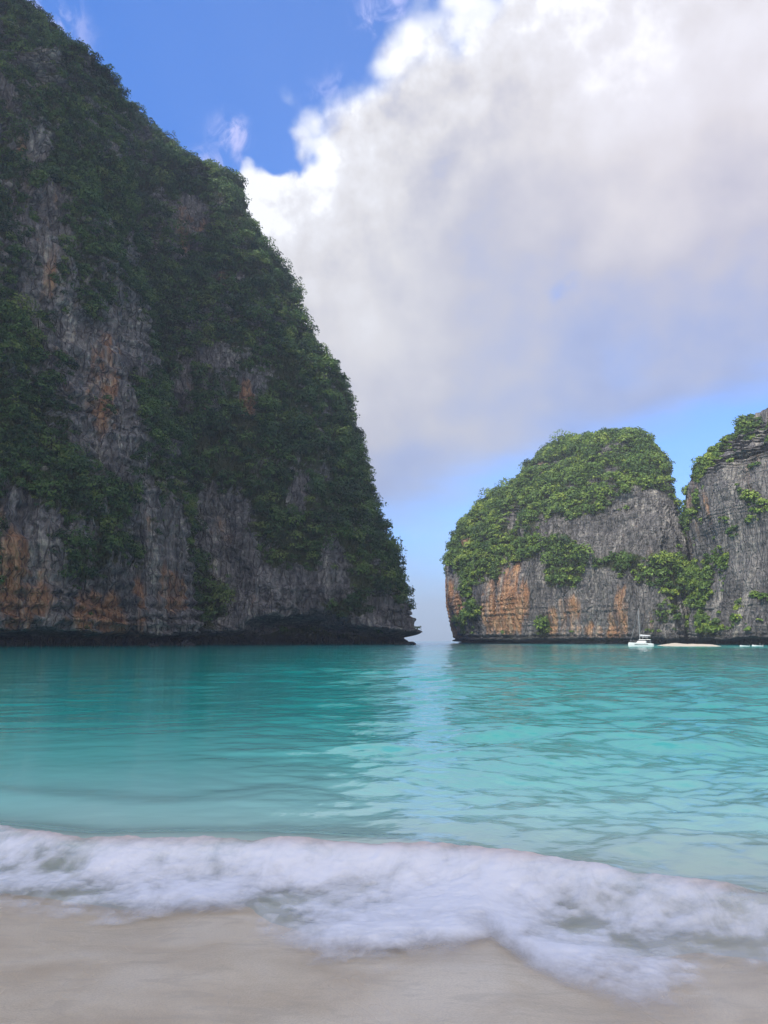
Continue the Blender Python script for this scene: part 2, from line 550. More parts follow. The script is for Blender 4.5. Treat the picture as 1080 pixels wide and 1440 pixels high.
def field(base, blobs):
    def f(px, py):
        v = base(px, py) if callable(base) else np.full(px.shape, float(base))
        for (cx, cyy, rx, ry, w) in blobs:
            k = np.clip(1.35 - np.sqrt(((px - cx) / rx) ** 2 + ((py - cyy) / ry) ** 2), 0, 1)
            k = np.minimum(1, k * 1.8)
            v = v + w * k
        return v
    return f


def leaves(centres, radii, tints, per, leaf, seed, squash=0.8):
    """leaf-sized faces spread over lumpy crowns"""
    r = np.random.default_rng(seed)
    n = len(centres)
    cnt = np.maximum(24, (per * (radii / np.median(radii)) ** 1.4)).astype(int)
    idx = np.repeat(np.arange(n), cnt)
    m = len(idx)
    d = r.normal(size=(m, 3))
    d /= np.linalg.norm(d, axis=1, keepdims=True)
    d[:, 2] = np.where(d[:, 2] < -0.35, -d[:, 2], d[:, 2])
    c, R = centres[idx], radii[idx]
    lump = fbm(d[:, 0] * 1.7 + idx * 3.1, d[:, 1] * 1.7 + idx, d[:, 2] * 1.7, 2)
    rad = R * (0.80 + 0.55 * lump + 0.22 * r.random(m) - 0.25 * (r.random(m) < 0.2))
    P = c + d * rad[:, None] * np.array([1, 1, squash])
    # leaf plane roughly facing outwards and up
    nrm = d + r.normal(size=(m, 3)) * 0.45 + np.array([0, 0, 0.35])
    nrm /= np.linalg.norm(nrm, axis=1, keepdims=True)
    a = np.cross(nrm, r.normal(size=(m, 3)))
    a /= np.maximum(np.linalg.norm(a, axis=1, keepdims=True), 1e-6)
    b = np.cross(nrm, a)
    s = (leaf * (0.6 + 0.8 * r.random(m)) * np.clip(R / np.median(radii), 0.7, 1.4) ** 0.5)[:, None]
    v = np.stack([P - a * s, P - b * s * 0.6, P + a * s, P + b * s * 0.6], 1).reshape(-1, 3)
    q = np.arange(m * 4).reshape(-1, 4)
    tint = np.clip(np.repeat(tints[idx] + r.normal(size=m) * 0.10, 4), 0, 1)
    return v, q, tint


def scatter(info, n, rmean, seed, thresh=0.30, xlim=(-160, 1240), ylim=(-220, 905), tint_f=None, zmin=5.0):
    r = np.random.default_rng(seed)
    V, N, veg, px, py = info['V'], info['N'], info['veg'], info['px'], info['py']
    sub = (slice(None, -1), slice(0, info['nf'] - 1))
    e1 = V[1:, :info['nf'] - 1] - V[sub]
    e2 = V[:-1, 1:info['nf']] - V[sub]
    area = np.linalg.norm(np.cross(e1, e2), axis=-1)
    view = V[sub] - np.array([0, 0, CAM_H])
    view /= np.linalg.norm(view, axis=-1, keepdims=True)
    face = -(view * N[sub]).sum(-1)
    ok = (veg[sub] > thresh) & (px[sub] > xlim[0]) & (px[sub] < xlim[1]) & (py[sub] > ylim[0]) & (py[sub] < ylim[1]) & (face > -0.45) & (V[sub][..., 2] > zmin)
    w = np.where(ok, area * np.clip((veg[sub] - thresh) * 4 + 0.12, 0, 1), 0).ravel()
    if w.sum() == 0:
        return None
    pick = r.choice(len(w), size=n, p=w / w.sum())
    Vp = V[sub].reshape(-1, 3)[pick]
    Np = N[sub].reshape(-1, 3)[pick]
    vv = veg[sub].ravel()[pick]
    rad = rmean * np.exp(r.normal(size=n) * 0.40) * np.clip(0.42 + (vv - thresh) * 1.9, 0.4, 1.12)
    C = Vp + Np * (rad * 0.25)[:, None] + np.array([0, 0, 1]) * (rad * 0.25)[:, None]
    tint = np.clip(0.42 + r.normal(size=n) * 0.27 + (r.random(n) < 0.08) * 0.35, 0, 1)
    return C, rad, tint


def lin(*pts):
    p = np.array(pts, float)
    return lambda z: float(np.interp(z, p[:, 0], p[:, 1]))


# near cliff on the left
A_right = [(930, 285), (880, 287), (760, 286), (640, 270), (530, 243), (400, 212), (300, 199), (185, 184), (163, 157), (137, 143), (118, 130), (89, 106),
           (45, 66), (10, 43), (0, 36), (-60, 2), (-200, -90), (-400, -220)]
veg_A = field(0.62, [(45, 300, 40, 75, -.5), (75, 420, 42, 120, -.42), (150, 560, 45, 95, -.65), (170, 480, 25, 60, -.35), (0, 160, 22, 60, -.3), (60, 200, 20, 40, -.2),
                     (20, 850, 60, 70, -.6), (10, 740, 40, 60, -.55), (150, 850, 150, 38, -.75), (240, 850, 55, 60, -.6), (235, 720, 45, 110, -.28), (175, 720, 30, 70, -.25),
                     (95, 760, 30, 40, -.2), (110, 500, 30, 60, -.3), (60, 600, 25, 50, -.1), (185, 620, 30, 50, -.3),
                     (130, 790, 40, 30, .35), (35, 600, 60, 130, .25), (120, 710, 35, 60, .15), (230, 600, 30, 60, .12), (100, 150, 120, 130, .2)])
och_A = field(0.12, [(150, 545, 22, 70, .6), (30, 820, 38, 70, .62), (135, 865, 35, 35, .5), (180, 860, 30, 40, .5), (243, 832, 18, 35, .6),
                     (25, 200, 30, 80, .3), (60, 400, 20, 80, .25), (100, 850, 40, 30, .3), (0, 760, 40, 50, .25), (270, 560, 20, 30, .2)])
cliffA, infA = build_cliff('limestone_cliff', 300, (-188, 268), lin((-5, 120), (0, 120), (150, 95), (300, 70)), lin((-5, 72), (0, 72), (150, 52), (300, 30)),
                           math.radians(24), right=A_right, nz=760, nu=1150, lean=0.10, seed=3.1, vegf=veg_A, ochf=och_A, mat=M_ROCK,
                           notch=lambda px: (6.0 + 0 * px, 11.0 + 0 * px), front=(-0.80, 0.12), ledge=0.45, inset=12.0)
tag(cliffA, 'near dark limestone cliff filling the left edge of the bay, orange streaks above its undercut foot', 'cliff', kind='structure')

# headland behind it, reaching to the gap
B_right = [(912, 590), (903, 590), (893, 591), (882, 590), (868, 582), (855, 584), (820, 571), (790, 570), (765, 556), (730, 541), (690, 530), (650, 520),
           (600, 504), (560, 499), (540, 492), (510, 465), (480, 440), (450, 428), (430, 424), (400, 402), (385, 396), (359, 380), (326, 362), (293, 336),
           (272, 313), (252, 285), (230, 262), (211, 243), (194, 205), (187, 172), (150, 100), (60, -40), (-100, -200)]
veg_B = field(0.86, [(262, 320, 24, 40, -.75), (315, 390, 26, 18, -.5), (290, 535, 42, 50, -.62), (352, 555, 22, 28, -.8), (418, 700, 16, 26, -.9),
                     (310, 735, 38, 52, -.85), (330, 790, 30, 40, -.6), (395, 832, 60, 40, -.95), (468, 800, 20, 38, -.9), (470, 872, 120, 18, -.85),
                     (345, 865, 40, 30, -.5), (560, 878, 34, 22, -1.0), (530, 850, 20, 30, -.5), (300, 880, 60, 14, -.4), (455, 590, 18, 30, -.3), (240, 280, 25, 20, -.3)])
och_B = field(0.10, [(265, 325, 18, 34, .35), (315, 390, 20, 14, .3), (352, 557, 14, 20, .62), (290, 540, 28, 34, .32), (320, 748, 22, 24, .35), (275, 880, 14, 14, .2), (418, 700, 12, 20, .2)])


def notch_B(px):
    cave = np.exp(-((px - 440) / 80.0) ** 4)
    tip = sstep(px, 545, 580)
    return 6.0 + 9.0 * cave + 1.5 * tip, 9.0 + 14.0 * cave - 3.0 * tip


cliffB, infB = build_cliff('limestone_headland', 335, (-120, 385), lin((-5, 130), (0, 130), (120, 105), (335, 50)), lin((-5, 78), (0, 78), (120, 58), (335, 22)),
                           math.radians(10), right=B_right, nz=640, nu=1150, lean=0.12, seed=8.4, vegf=veg_B, ochf=och_B, mat=M_ROCK,
                           notch=notch_B, front=(-0.85, 0.15), amp=0.8, ledge=0.4, inset=9.0)
tag(cliffB, 'tall jungle covered limestone headland sloping down to the gap, dark sea cave at its foot', 'cliff', kind='structure')

# domed island beyond the gap
C_left = [(915, 634), (902, 633), (880, 627), (850, 621), (820, 620), (795, 621), (770, 627), (745, 643), (730, 655), (718, 668), (710, 690), (700, 714), (690, 722),
          (670, 734), (650, 752), (630, 778), (615, 803), (607, 828), (608, 822), (605, 838), (604, 858), (590, 860)]
C_right = [(915, 1002), (902, 1002), (830, 995), (760, 974), (700, 954), (665, 945), (640, 930), (620, 905), (610, 888), (606, 880), (604, 862), (590, 862)]
veg_C = field(lambda x, y: 0.30 + 0.42 * sstep(-y, -745, -700) , [(880, 740, 62, 50, -.75), (820, 765, 30, 24, -.3), (775, 740, 22, 25, -.25), (770, 665, 25, 14, -.4), (848, 668, 22, 16, -.5),
          (648, 770, 20, 40, .30), (670, 790, 25, 40, .3), (700, 770, 30, 40, .4), (730, 770, 30, 20, .3), (795, 795, 22, 36, .65), (850, 778, 45, 14, .55), (910, 790, 36, 14, .5),
          (950, 815, 24, 26, .45), (925, 770, 16, 22, .2), (940, 700, 16, 60, -.3), (765, 880, 14, 16, .4), (662, 868, 8, 14, .5), (712, 845, 34, 50, -.5), (634, 860, 16, 50, -.6),
          (845, 850, 70, 45, -.5), (655, 757, 10, 12, -.4)])
och_C = field(0.08, [(714, 838, 34, 50, .75), (634, 862, 15, 50, .7), (800, 872, 26, 32, .45), (868, 862, 15, 40, .6), (915, 875, 16, 26, .35), (700, 880, 30, 20, .3),
                     (770, 870, 12, 26, .3), (657, 758, 8, 10, .9), (690, 790, 14, 12, .35), (765, 665, 24, 12, .3), (840, 890, 20, 12, .4)])


def dome(a0, H, k=1.0, p=2.6):
    return lambda z: a0 * (max(0.0, 1 - (max(z, 0) / H) ** p)) ** (1 / 2.2) * k + 0.6


cliffC, infC = build_cliff('limestone_island', 131, (95, 500), dome(170, 131), dome(100, 131, p=1.5), math.radians(180 - 24), right=C_right, left=C_left, nz=620, nu=1150,
                           zpow=1.9, seed=15.2, vegf=veg_C, ochf=och_C, mat=M_ROCK2, notch=lambda px: (3.6 + 0 * px, 4.0 + 0 * px), top_round=True, amp=0.75,
                           front=(-0.25, 1.25), lean=0.0, inset=6.0, ledge=0.08)
tag(cliffC, 'sunlit domed limestone island with a green crown and orange scars, beyond the gap', 'island', kind='structure')

D_left = [(915, 950), (890, 955), (850, 960), (800, 962), (750, 954), (700, 953), (690, 955), (675, 965), (660, 977), (648, 992), (640, 1010), (634, 1019),
          (615, 1022), (598, 1027), (585, 1040), (576, 1056), (572, 1100), (566, 1200), (560, 1300)]
veg_D = field(0.04, [(1065, 592, 36, 12, .35), (1010, 735, 28, 16, .5), (1065, 720, 30, 26, .5), (1070, 800, 14, 14, .3), (985, 850, 16, 60, .45), (1000, 880, 12, 26, .4), (1000, 770, 12, 20, .35),
                     (1050, 650, 30, 8, .35), (975, 720, 10, 30, .35), (1035, 690, 14, 12, .25)])
och_D = field(0.05, [(985, 720, 18, 50, .35), (1070, 640, 30, 30, .1)])
cliffD, infD = build_cliff('limestone_peak', 106, (215, 345), lin((-5, 108), (0, 108), (100, 92), (150, 60)), lin((-5, 80), (0, 80), (100, 58), (150, 30)),
                           math.radians(-8), left=D_left, nz=420, nu=900, lean=0.10, seed=27.7, vegf=veg_D, ochf=och_D, mat=M_ROCK2,
                           notch=lambda px: (4.0 + 0 * px, 5.0 + 0 * px), front=(-1.15, -0.05), amp=0.5, inset=11.0, ledge=0.1)
tag(cliffD, 'grey limestone peak at the right edge, with a smooth grey slab down to the water', 'cliff', kind='structure')

# ------------------------------------------------------------------ jungle on the cliffs (nobody could count it)
for (info, n, rm, per, leaf, seed, mat, nm, lab) in [
        (infA, 8800, 1.6, 80, 0.34, 11, M_LEAF, 'jungle_cover', 'dark green bushes and creepers clinging to the near left cliff'),
        (infB, 9000, 2.2, 85, 0.46, 12, M_LEAF, 'jungle_cover', 'dense dark green jungle over the headland by the gap'),
        (infC, 7800, 1.75, 65, 0.50, 13, M_LEAF2, 'jungle_cover', 'bright green jungle crowning the domed island'),
        (infD, 2000, 1.3, 55, 0.42, 14, M_LEAF2, 'jungle_cover', 'patchy green scrub on the grey peak at the right edge')]:
    sc_ = scatter(info, n, rm, seed)
    if sc_ is None:
        continue
    v, q, t = leaves(*sc_, per, leaf, seed)
    o = mesh_np(nm, v, q, mat, smooth=False, attrs={'tint': t})
    tag(o, lab, 'jungle', kind='stuff')


# ------------------------------------------------------------------ single trees standing out on the ridges
def tube(pts, rads, nseg=7):
    V, Q = [], []
    pts = np.array(pts, float)
    for i, p in enumerate(pts):
        d = pts[min(i + 1, len(pts) - 1)] - pts[max(i - 1, 0)]
        d /= np.linalg.norm(d) + 1e-9
        a = np.cross(d, [0.3, 1, 0.1]); a /= np.linalg.norm(a)
        b = np.cross(d, a)
        for k in range(nseg):
            g = 2 * math.pi * k / nseg
            V.append(p + rads[i] * (a * math.cos(g) + b * math.sin(g)))
    for i in range(len(pts) - 1):
        for k in range(nseg):
            Q.append((i * nseg + k, i * nseg + (k + 1) % nseg, (i + 1) * nseg + (k + 1) % nseg, (i + 1) * nseg + k))
    return np.array(V), np.array(Q)


def join(parts):
    V, Q, o = [], [], 0
    for v, q in parts:
        V.append(v); Q.append(q + o); o += len(v)
    return np.concatenate(V), np.concatenate(Q)


def tree_proto(seed, mat, h=5.5, r=2.6):
    rr = np.random.default_rng(seed)
    bend = rr.normal(size=2) * 0.5
    top = np.array([bend[0], bend[1], h * 0.62])
    parts = [tube([(0, 0, -1.5), (bend[0] * .3, bend[1] * .3, h * .3), tuple(top)], [.26, .2, .13])]
    cs, rs = [], []
    for k in range(6):
        a = k * 1.05 + rr.random() * .5
        e = top + np.array([math.cos(a) * r * .6, math.sin(a) * r * .6, h * (.08 + .22 * rr.random())])
        parts.append(tube([tuple(top - (0, 0, .8)), tuple((top + e) / 2 + (0, 0, .2)), tuple(e)], [.1, .07, .03], 5))
        cs.append(e); rs.append(r * (.38 + .22 * rr.random()))
    cs.append(top + (0, 0, h * .25)); rs.append(r * .5)
    tv, tq = join(parts)
    cs, rs = np.array(cs), np.array(rs)
    v, q, t = leaves(cs, rs, np.full(len(cs), .38) + rr.normal(size=len(cs)) * .12, 70, .30, seed, .7)
    root = bpy.data.objects.new('ridge_tree', None); COL.objects.link(root)
    root.empty_display_size = 0.5
    mesh_np('trunk', tv, tq, M_BARK, root)
    mesh_np('crown', v, q, mat, root, smooth=False, attrs={'tint': t})
    return root


def place_trees(info, picks, protos, group, label, r, smin=.8, smax=1.5):
    """trees rooted on the surface along the skyline of a cliff"""
    for k, (i, j) in enumerate(picks):
        p = protos[k % len(protos)]
        if not p.get('_used'):
            root = p; p['_used'] = 1; p_children = None
        else:
            root = p.copy(); COL.objects.link(root)
            for chd in p['_kids']:
                c = bpy.data.objects[chd].copy(); COL.objects.link(c); c.parent = root
        P = info['V'][i, j]
        root.location = tuple(P)
        s = smin + (smax - smin) * r.random()
        root.scale = (s, s, s * (0.85 + .3 * r.random()))
        root.rotation_euler = (r.normal() * .08, r.normal() * .08, r.random() * 6.28)
        root['label'] = label; root['category'] = 'tree'; root['group'] = group


def skyline(info, side, n, ylo, yhi, r, veg_min=.35):
    rows = np.where((info['py'].min(1) < 2000))[0]
    out, px, py = [], info['px'], info['py']
    cand = []
    for i in range(px.shape[0] - 2):
        j = int(np.argmax(px[i]) if side == 'R' else np.argmin(px[i]))
        if ylo < py[i, j] < yhi and -20 < px[i, j] < 1090 and info['veg'][i, j] > veg_min:
            cand.append((i, j))
    if not cand:
        return out
    ys = np.linspace(ylo, yhi, n + 1)
    for a, b in zip(ys[:-1], ys[1:]):
        c = [q for q in cand if a <= py[q] < b]
        if c:
            out.append(c[int(r.integers(len(c)))])
    return out


rt = np.random.default_rng(5)


def protos_for(seeds, mat, h, rad):
    ps = []
    for s in seeds:
        p = tree_proto(s, mat, h, rad)
        p['_kids'] = [c.name for c in COL.objects if c.parent == p]
        ps.append(p)
    return ps


PA = protos_for((101, 102, 103), M_LEAF, 4.2, 2.0)
place_trees(infA, skyline(infA, 'R', 16, -40, 186, rt), PA, 'small trees along the skyline of the near left cliff',
            'small dark tree on the steep skyline of the near left cliff', rt, .6, 1.1)
PB = protos_for((111, 112, 113), M_LEAF, 5.2, 2.6)
place_trees(infB, skyline(infB, 'R', 46, 188, 815, rt), PB, 'small trees along the skyline of the headland',
            'small dark tree leaning out from the skyline of the headland', rt, .65, 1.15)
PC = protos_for((121, 122, 123), M_LEAF2, 4.4, 2.2)
place_trees(infC, skyline(infC, 'L', 24, 606, 800, rt) + skyline(infC, 'R', 8, 606, 690, rt), PC, 'small trees along the skyline of the domed island',
            'small green tree on the skyline of the domed island', rt, .7, 1.2)
for p in PA + PB + PC:
    if '_used' in p:
        del p['_used']
for o in list(COL.objects):
    for k in ('_kids', '_used'):
        if k in o:
            del o[k]

# ------------------------------------------------------------------ sea
def ground_pt(px, py):
    d = pix_dir(px, py)
    t = -CAM_H / d[2]
    return d[0] * t, d[1] * t


TOPC = np.array([ground_pt(*p) for p in [(-150, 1172), (0, 1186), (100, 1204), (300, 1209), (400, 1212), (600, 1216), (730, 1236), (850, 1250), (1080, 1290), (1200, 1320)]])
BOTC = np.array([ground_pt(*p) for p in [(-150, 1270), (0, 1290), (60, 1305), (130, 1318), (250, 1300), (330, 1298), (365, 1330), (440, 1358), (560, 1364), (640, 1345), (690, 1325), (745, 1368), (800, 1396),
                                         (860, 1416), (960, 1428), (1080, 1420), (1200, 1435)]])


def Ytop(x):
    return np.interp(x, TOPC[:, 0], TOPC[:, 1])


def Ybot(x):
    return np.interp(x, BOTC[:, 0], BOTC[:, 1])


rw = np.random.default_rng(21)
WAVES = []
for lam in np.geomspace(0.35, 9.0, 46):
    ang = rw.normal() * 0.62 + math.radians(-8)
    k = 2 * math.pi / lam
    amp = 0.0074 * lam ** 0.8 * (0.6 + .8 * rw.random()) / (1 + (lam / 6.0) ** 2)
    WAVES.append((lam, k * math.sin(ang), k * math.cos(ang), amp, rw.random() * 6.28))


def sea_height(X, Y, spacing):
    h = np.zeros_like(X)
    wxx = X + 0.5 * vnoise(X * .35, Y * .35, Y * 0 + 3)
    wyy = Y + 0.5 * vnoise(X * .35 + 40, Y * .35, Y * 0 + 3)
    for lam, kx, ky, amp, phs in WAVES:
        fade = sstep(lam / spacing, 2.2, 5.0)
        arg = kx * wxx + ky * wyy + phs
        s = np.sin(arg)
        h += amp * fade * (s + 0.25 * np.cos(2 * arg))
    gust = 0.65 + 0.5 * fbm(X / 14, Y / 22, Y * 0 + 7, 3) * 1.4
    # the glassy lee under the cliffs
    lee = 0.20 + 2.0 * sstep(X / np.maximum(Y, 1), -0.30, 0.10)
    h = h * gust * lee
    yt = Ytop(X)
    dy = Y - yt
    h = h * (0.25 + 0.75 * sstep(dy, -0.2, 2.2))
    # the last swell rising behind the breaking front
    h = h + 0.10 * np.exp(-((dy - 0.25 + 0.15 * np.sin(X * 1.3)) / 0.42) ** 2) + 0.035 * np.exp(-((dy - 2.0 - .3 * np.sin(X * .8 + 1)) / 0.5) ** 2)
    # thin water in front of the foam, running down into the sand
    h = h - 0.025 * sstep(-dy, 0.2, 1.6)
    return h


def sea_rows():
    ys = [2.2]
    while ys[-1] < 420:
        d = ys[-1]
        ys.append(d + min(max(0.016, d * d / (CAM_H * 775) * 0.5), 1.6))
    far = np.geomspace(ys[-1] + 3, 9000, 60)
    return np.array(ys + list(far))


ys = sea_rows()
tx = np.linspace(-1, 1, 1300)
tx = 0.62 * tx + 0.9 * tx ** 5 + 5.0 * tx ** 15
half = ys * 1.0 + 3.0
SX = tx[None] * half[:, None]
SY = np.repeat(ys[:, None], len(tx), 1)
spac = np.maximum(np.gradient(ys)[:, None], (np.gradient(tx)[None] * half[:, None]))
SZ = sea_height(SX, SY, spac)
SZ = np.where(SY > 500, 0, SZ)
print('sea', SX.shape)

m, T = new_mat('sea_water')
P = T.n('ShaderNodeNewGeometry').outputs['Position']
sx = T.n('ShaderNodeSeparateXYZ', {0: P})
flat = T.n('ShaderNodeCombineXYZ', {0: sx.outputs[0], 1: sx.outputs[1], 2: 0.0}).outputs[0]
patch = T.noise(T.vmath('MULTIPLY', flat, (1, 0.5, 1)), 0.08, 4.0, 0.5)
ydist = T.math('ADD', sx.outputs[1], T.math('MULTIPLY', T.math('SUBTRACT', patch, 0.5), T.math('MULTIPLY', sx.outputs[1], 0.5)))
ydist = T.math('ADD', ydist, T.math('MULTIPLY', sx.outputs[0], 0.12))
lg = T.math('DIVIDE', T.math('LOGARITHM', T.math('MAXIMUM', ydist, 1.0), 10.0), 3.0)
# log10(distance)/3 : 5 m .233, 8 m .301, 12 m .36, 20 m .434, 50 m .566, 200 m .767
wc = T.ramp(lg, [(0.20, (.56, .50, .40)), (0.25, (.56, .60, .48)), (0.30, (.42, .82, .68)), (0.35, (.21, .74, .60)), (0.42, (.05, .60, .48)), (0.53, (.001, .54, .43)),
                 (0.68, (.001, .48, .39)), (0.85, (.003, .19, .24))])
wc = T.mix(T.ss(patch, 0.38, 0.62, 0.35, 0.0), wc, T.vmath('MULTIPLY', wc, (0.7, 0.72, 0.76)))
ripple = T.noise(T.vmath('MULTIPLY', flat, (0.7, 1.0, 1)), 1.1, 5.0, 0.55, 0.4)
ripple2 = T.noise(T.vmath('MULTIPLY', flat, (0.55, 1.0, 1)), 5.5, 3.0, 0.5, 0.3)
hh = T.math('ADD', T.math('MULTIPLY', ripple, 0.16), T.math('MULTIPLY', ripple2, 0.035))
fadeb = T.math('MULTIPLY', T.ss(sx.outputs[1], 8.0, 40.0, 0.30, 1.0), T.ss(T.math('DIVIDE', sx.outputs[0], sx.outputs[1]), -0.25, 0.05, 0.18, 1.2))
bmp = T.n('ShaderNodeBump', {'Strength': T.math('MULTIPLY', fadeb, 0.85), 'Distance': 1.0, 'Height': hh})
b = T.n('ShaderNodeBsdfPrincipled', {'Base Color': wc, 'Roughness': 0.04, 'IOR': 1.33, 'Normal': bmp.outputs[0]})
T.link(b.outputs[0], T.n('ShaderNodeOutputMaterial').inputs[0])
M_SEA = m
sea = mesh_np('sea', np.stack([SX, SY, SZ], -1).reshape(-1, 3), grid_quads(*SX.shape), M_SEA)
tag(sea, 'turquoise bay water, glassy and teal at the left and rippled pale blue at the right', 'sea', kind='structure')

# ------------------------------------------------------------------ beach
xs = np.linspace(-1, 1, 640)
xs = 9 * xs + 70 * xs ** 9
yb = np.concatenate([np.linspace(-60, -2, 40), np.linspace(-1.8, 2.4, 50), np.linspace(2.45, 9, 380), np.linspace(9.2, 40, 30)])
BX, BY = np.meshgrid(xs, yb)
shore = Ybot(BX) + 0.22
BZ = (shore - BY) * 0.045
BZ = np.where(BZ < 0, BZ * 1.4, BZ) + 0.010 * fbm(BX * .9, BY * 1.4, BX * 0, 3) + 0.002 * fbm(BX * 5, BY * 7, BX * 0, 2)
m, T = new_mat('wet_sand')
P = T.n('ShaderNodeNewGeometry').outputs['Position']
n1 = T.noise(T.vmath('MULTIPLY', P, (1, 1.4, 1)), 1.4, 5.0, 0.55, 0.5)
n2 = T.noise(P, 90.0, 3.0, 0.6)
c = T.ramp(n1, [(0.28, (.58, .46, .31)), (0.5, (.70, .58, .41)), (0.72, (.78, .67, .50))])
c = T.mix(T.ss(n2, 0.35, 0.7, 0.0, 0.28), c, (.46, .38, .28))
sw = T.noise(T.vmath('MULTIPLY', P, (2.2, 7.0, 1)), 1.0, 5.0, 0.6, 1.5)
c = T.mix(T.ss(sw, 0.52, 0.64, 0.0, 0.35), c, (.50, .42, .31))
wet = T.noise(P, 0.8, 3.0, 0.5, 0.5)
bmp = T.n('ShaderNodeBump', {'Strength': 0.5, 'Distance': 0.004, 'Height': T.math('ADD', n2, T.math('MULTIPLY', n1, 3.0))})
b = T.n('ShaderNodeBsdfPrincipled', {'Base Color': c, 'Roughness': T.ss(wet, 0.3, 0.7, 0.14, 0.34), 'IOR': 1.33, 'Normal': bmp.outputs[0]})
T.link(b.outputs[0], T.n('ShaderNodeOutputMaterial').inputs[0])
beach = mesh_np('beach', np.stack([BX, BY, BZ], -1).reshape(-1, 3), grid_quads(*BX.shape), m)
tag(beach, 'wet pale sand at the edge of the wash', 'beach', kind='structure')

# ------------------------------------------------------------------ foam of the breaking wave
xs = np.linspace(-1, 1, 1500)
xs = 8 * xs + 20 * xs ** 9
ts = np.linspace(-0.22, 1.22, 420)
yt, ybm = Ytop(xs)[None], Ybot(xs)[None]
FX = np.repeat(xs[None], len(ts), 0)
FY = yt + (ybm - yt) * ts[:, None]
Tt = np.repeat(ts[:, None], len(xs), 1)
wid = (yt - ybm)
wob = 0.10 * fbm(FX * 1.1, FY * 1.1, FX * 0 + 2, 4) + 0.03 * fbm(FX * 6, FY * 6, FX * 0, 3)
dtop = (Tt * wid) + wob                # metres from the crest line towards the beach
dbot = ((1 - Tt) * wid) + wob * 1.2
body = sstep(dtop, -0.06, 0.16) * sstep(dbot, -0.22, 0.50)
puff = fbm(FX * 1.6, FY * 2.0, FX * 0 + 11, 5, 0.58)
dens = body * (0.86 + 0.80 * puff) - 0.22 * sstep(dtop, 0.1, 0.5) * sstep(-puff, 0.12, 0.5) - 0.18 * sstep(dbot, 1.0, 0.0) * sstep(-puff, -0.1, 0.4)
seaz = 0.10 * np.exp(-((FY - yt - 0.25) / 0.42) ** 2)
FZ = seaz + body * (0.02 + 0.14 * np.exp(-((dtop - 0.22) / 0.35) ** 2) + 0.03 * np.exp(-((dbot - 0.35) / 0.4) ** 2))
FZ = FZ + body * (0.040 * puff + 0.006 * fbm(FX * 9, FY * 9, FX * 0, 3) + 0.003 * fbm(FX * 30, FY * 30, FX * 0, 2))
shr = Ybot(FX) + 0.22
sandz = (shr - FY) * 0.045
FZ = np.maximum(FZ, sandz + 0.012) + 0.006
FZ = np.where(body < 0.02, np.maximum(seaz - 0.01, sandz) - 0.02, FZ)
m, T = new_mat('sea_foam')
P = T.n('ShaderNodeNewGeometry').outputs['Position']
dn = T.n('ShaderNodeAttribute', attribute_name='froth').outputs['Fac']
cr = T.n('ShaderNodeAttribute', attribute_name='crest').outputs['Fac']
fn = T.noise(T.vmath('MULTIPLY', P, (1.5, 0.8, 1)), 2.6, 9.0, 0.60, 1.2)
fn2 = T.noise(P, 42.0, 4.0, 0.7)
dd = T.math('ADD', dn, T.math('MULTIPLY', T.math('SUBTRACT', fn, 0.5), 0.75))
dd = T.math('ADD', dd, T.math('MULTIPLY', T.math('SUBTRACT', fn2, 0.5), 0.22))
alpha = T.ss(dd, 0.0, 1.20, 0.0, 0.97)
c = T.mix(cr, (.88, .87, .87), (.66, .48, .36))
bmp = T.n('ShaderNodeBump', {'Strength': 0.15, 'Distance': 0.02, 'Height': T.math('ADD', fn, T.math('MULTIPLY', fn2, 0.25))})
b = T.n('ShaderNodeBsdfPrincipled', {'Base Color': c, 'Roughness': 0.7, 'Normal': bmp.outputs[0]})
tr = T.n('ShaderNodeBsdfTransparent')
mx = T.n('ShaderNodeMixShader', {0: alpha, 1: tr.outputs[0], 2: b.outputs[0]})
T.link(mx.outputs[0], T.n('ShaderNodeOutputMaterial').inputs[0])
crest = sstep(dtop, 0.42, 0.0) * sstep(dtop, -0.15, 0.02) * (0.5 + 0.5 * sstep(fbm(FX * 1.2, FY, FX * 0 + 5, 2), -0.2, 0.25))
foam = mesh_np('sea_foam', np.stack([FX, FY, FZ], -1).reshape(-1, 3), grid_quads(*FX.shape), m,
               attrs={'froth': np.clip(dens, -0.3, 1.2) * 1.0 - (body < 0.02) * 1.0, 'crest': crest})
tag(foam, 'white foam of a small breaking wave washing up the sand', 'foam', kind='stuff')

# ------------------------------------------------------------------ boats
import bmesh
M_WHITE = plain('gelcoat', (.62, .63, .64), 0.35, 0.2)
M_GLASS = plain('tinted_glass', (.02, .025, .03), 0.1, 0.1)
M_ALU = plain('aluminium', (.36, .37, .40), 0.45, 0.2, metallic=0.3)
M_CANVAS = plain('sail_cover', (.62, .63, .66), 0.8, 0.3)
M_GREY = plain('deck_grey', (.35, .36, .37), 0.7, 0.3)


def from_bm(name, bm, mat, parent=None, smooth=False):
    me = bpy.data.meshes.new(name)
    bm.to_mesh(me); bm.free()
    for p in me.polygons:
        p.use_smooth = smooth
    me.materials.append(mat)
    o = bpy.data.objects.new(name, me)
    COL.objects.link(o)
    if parent:
        o.parent = parent
    return o


def loft(sections, closed_ends=True):
    """sections: list of lists of 3-D points, same count each, closed loops"""
    bm = bmesh.new()
    rows = [[bm.verts.new(p) for p in s] for s in sections]
    n = len(rows[0])
    for a, b2 in zip(rows[:-1], rows[1:]):
        for k in range(n):
            bm.faces.new((a[k], a[(k + 1) % n], b2[(k + 1) % n], b2[k]))
    if closed_ends:
        bm.faces.new(rows[0][::-1]); bm.faces.new(rows[-1])
    bmesh.ops.recalc_face_normals(bm, faces=bm.faces)
    return bm


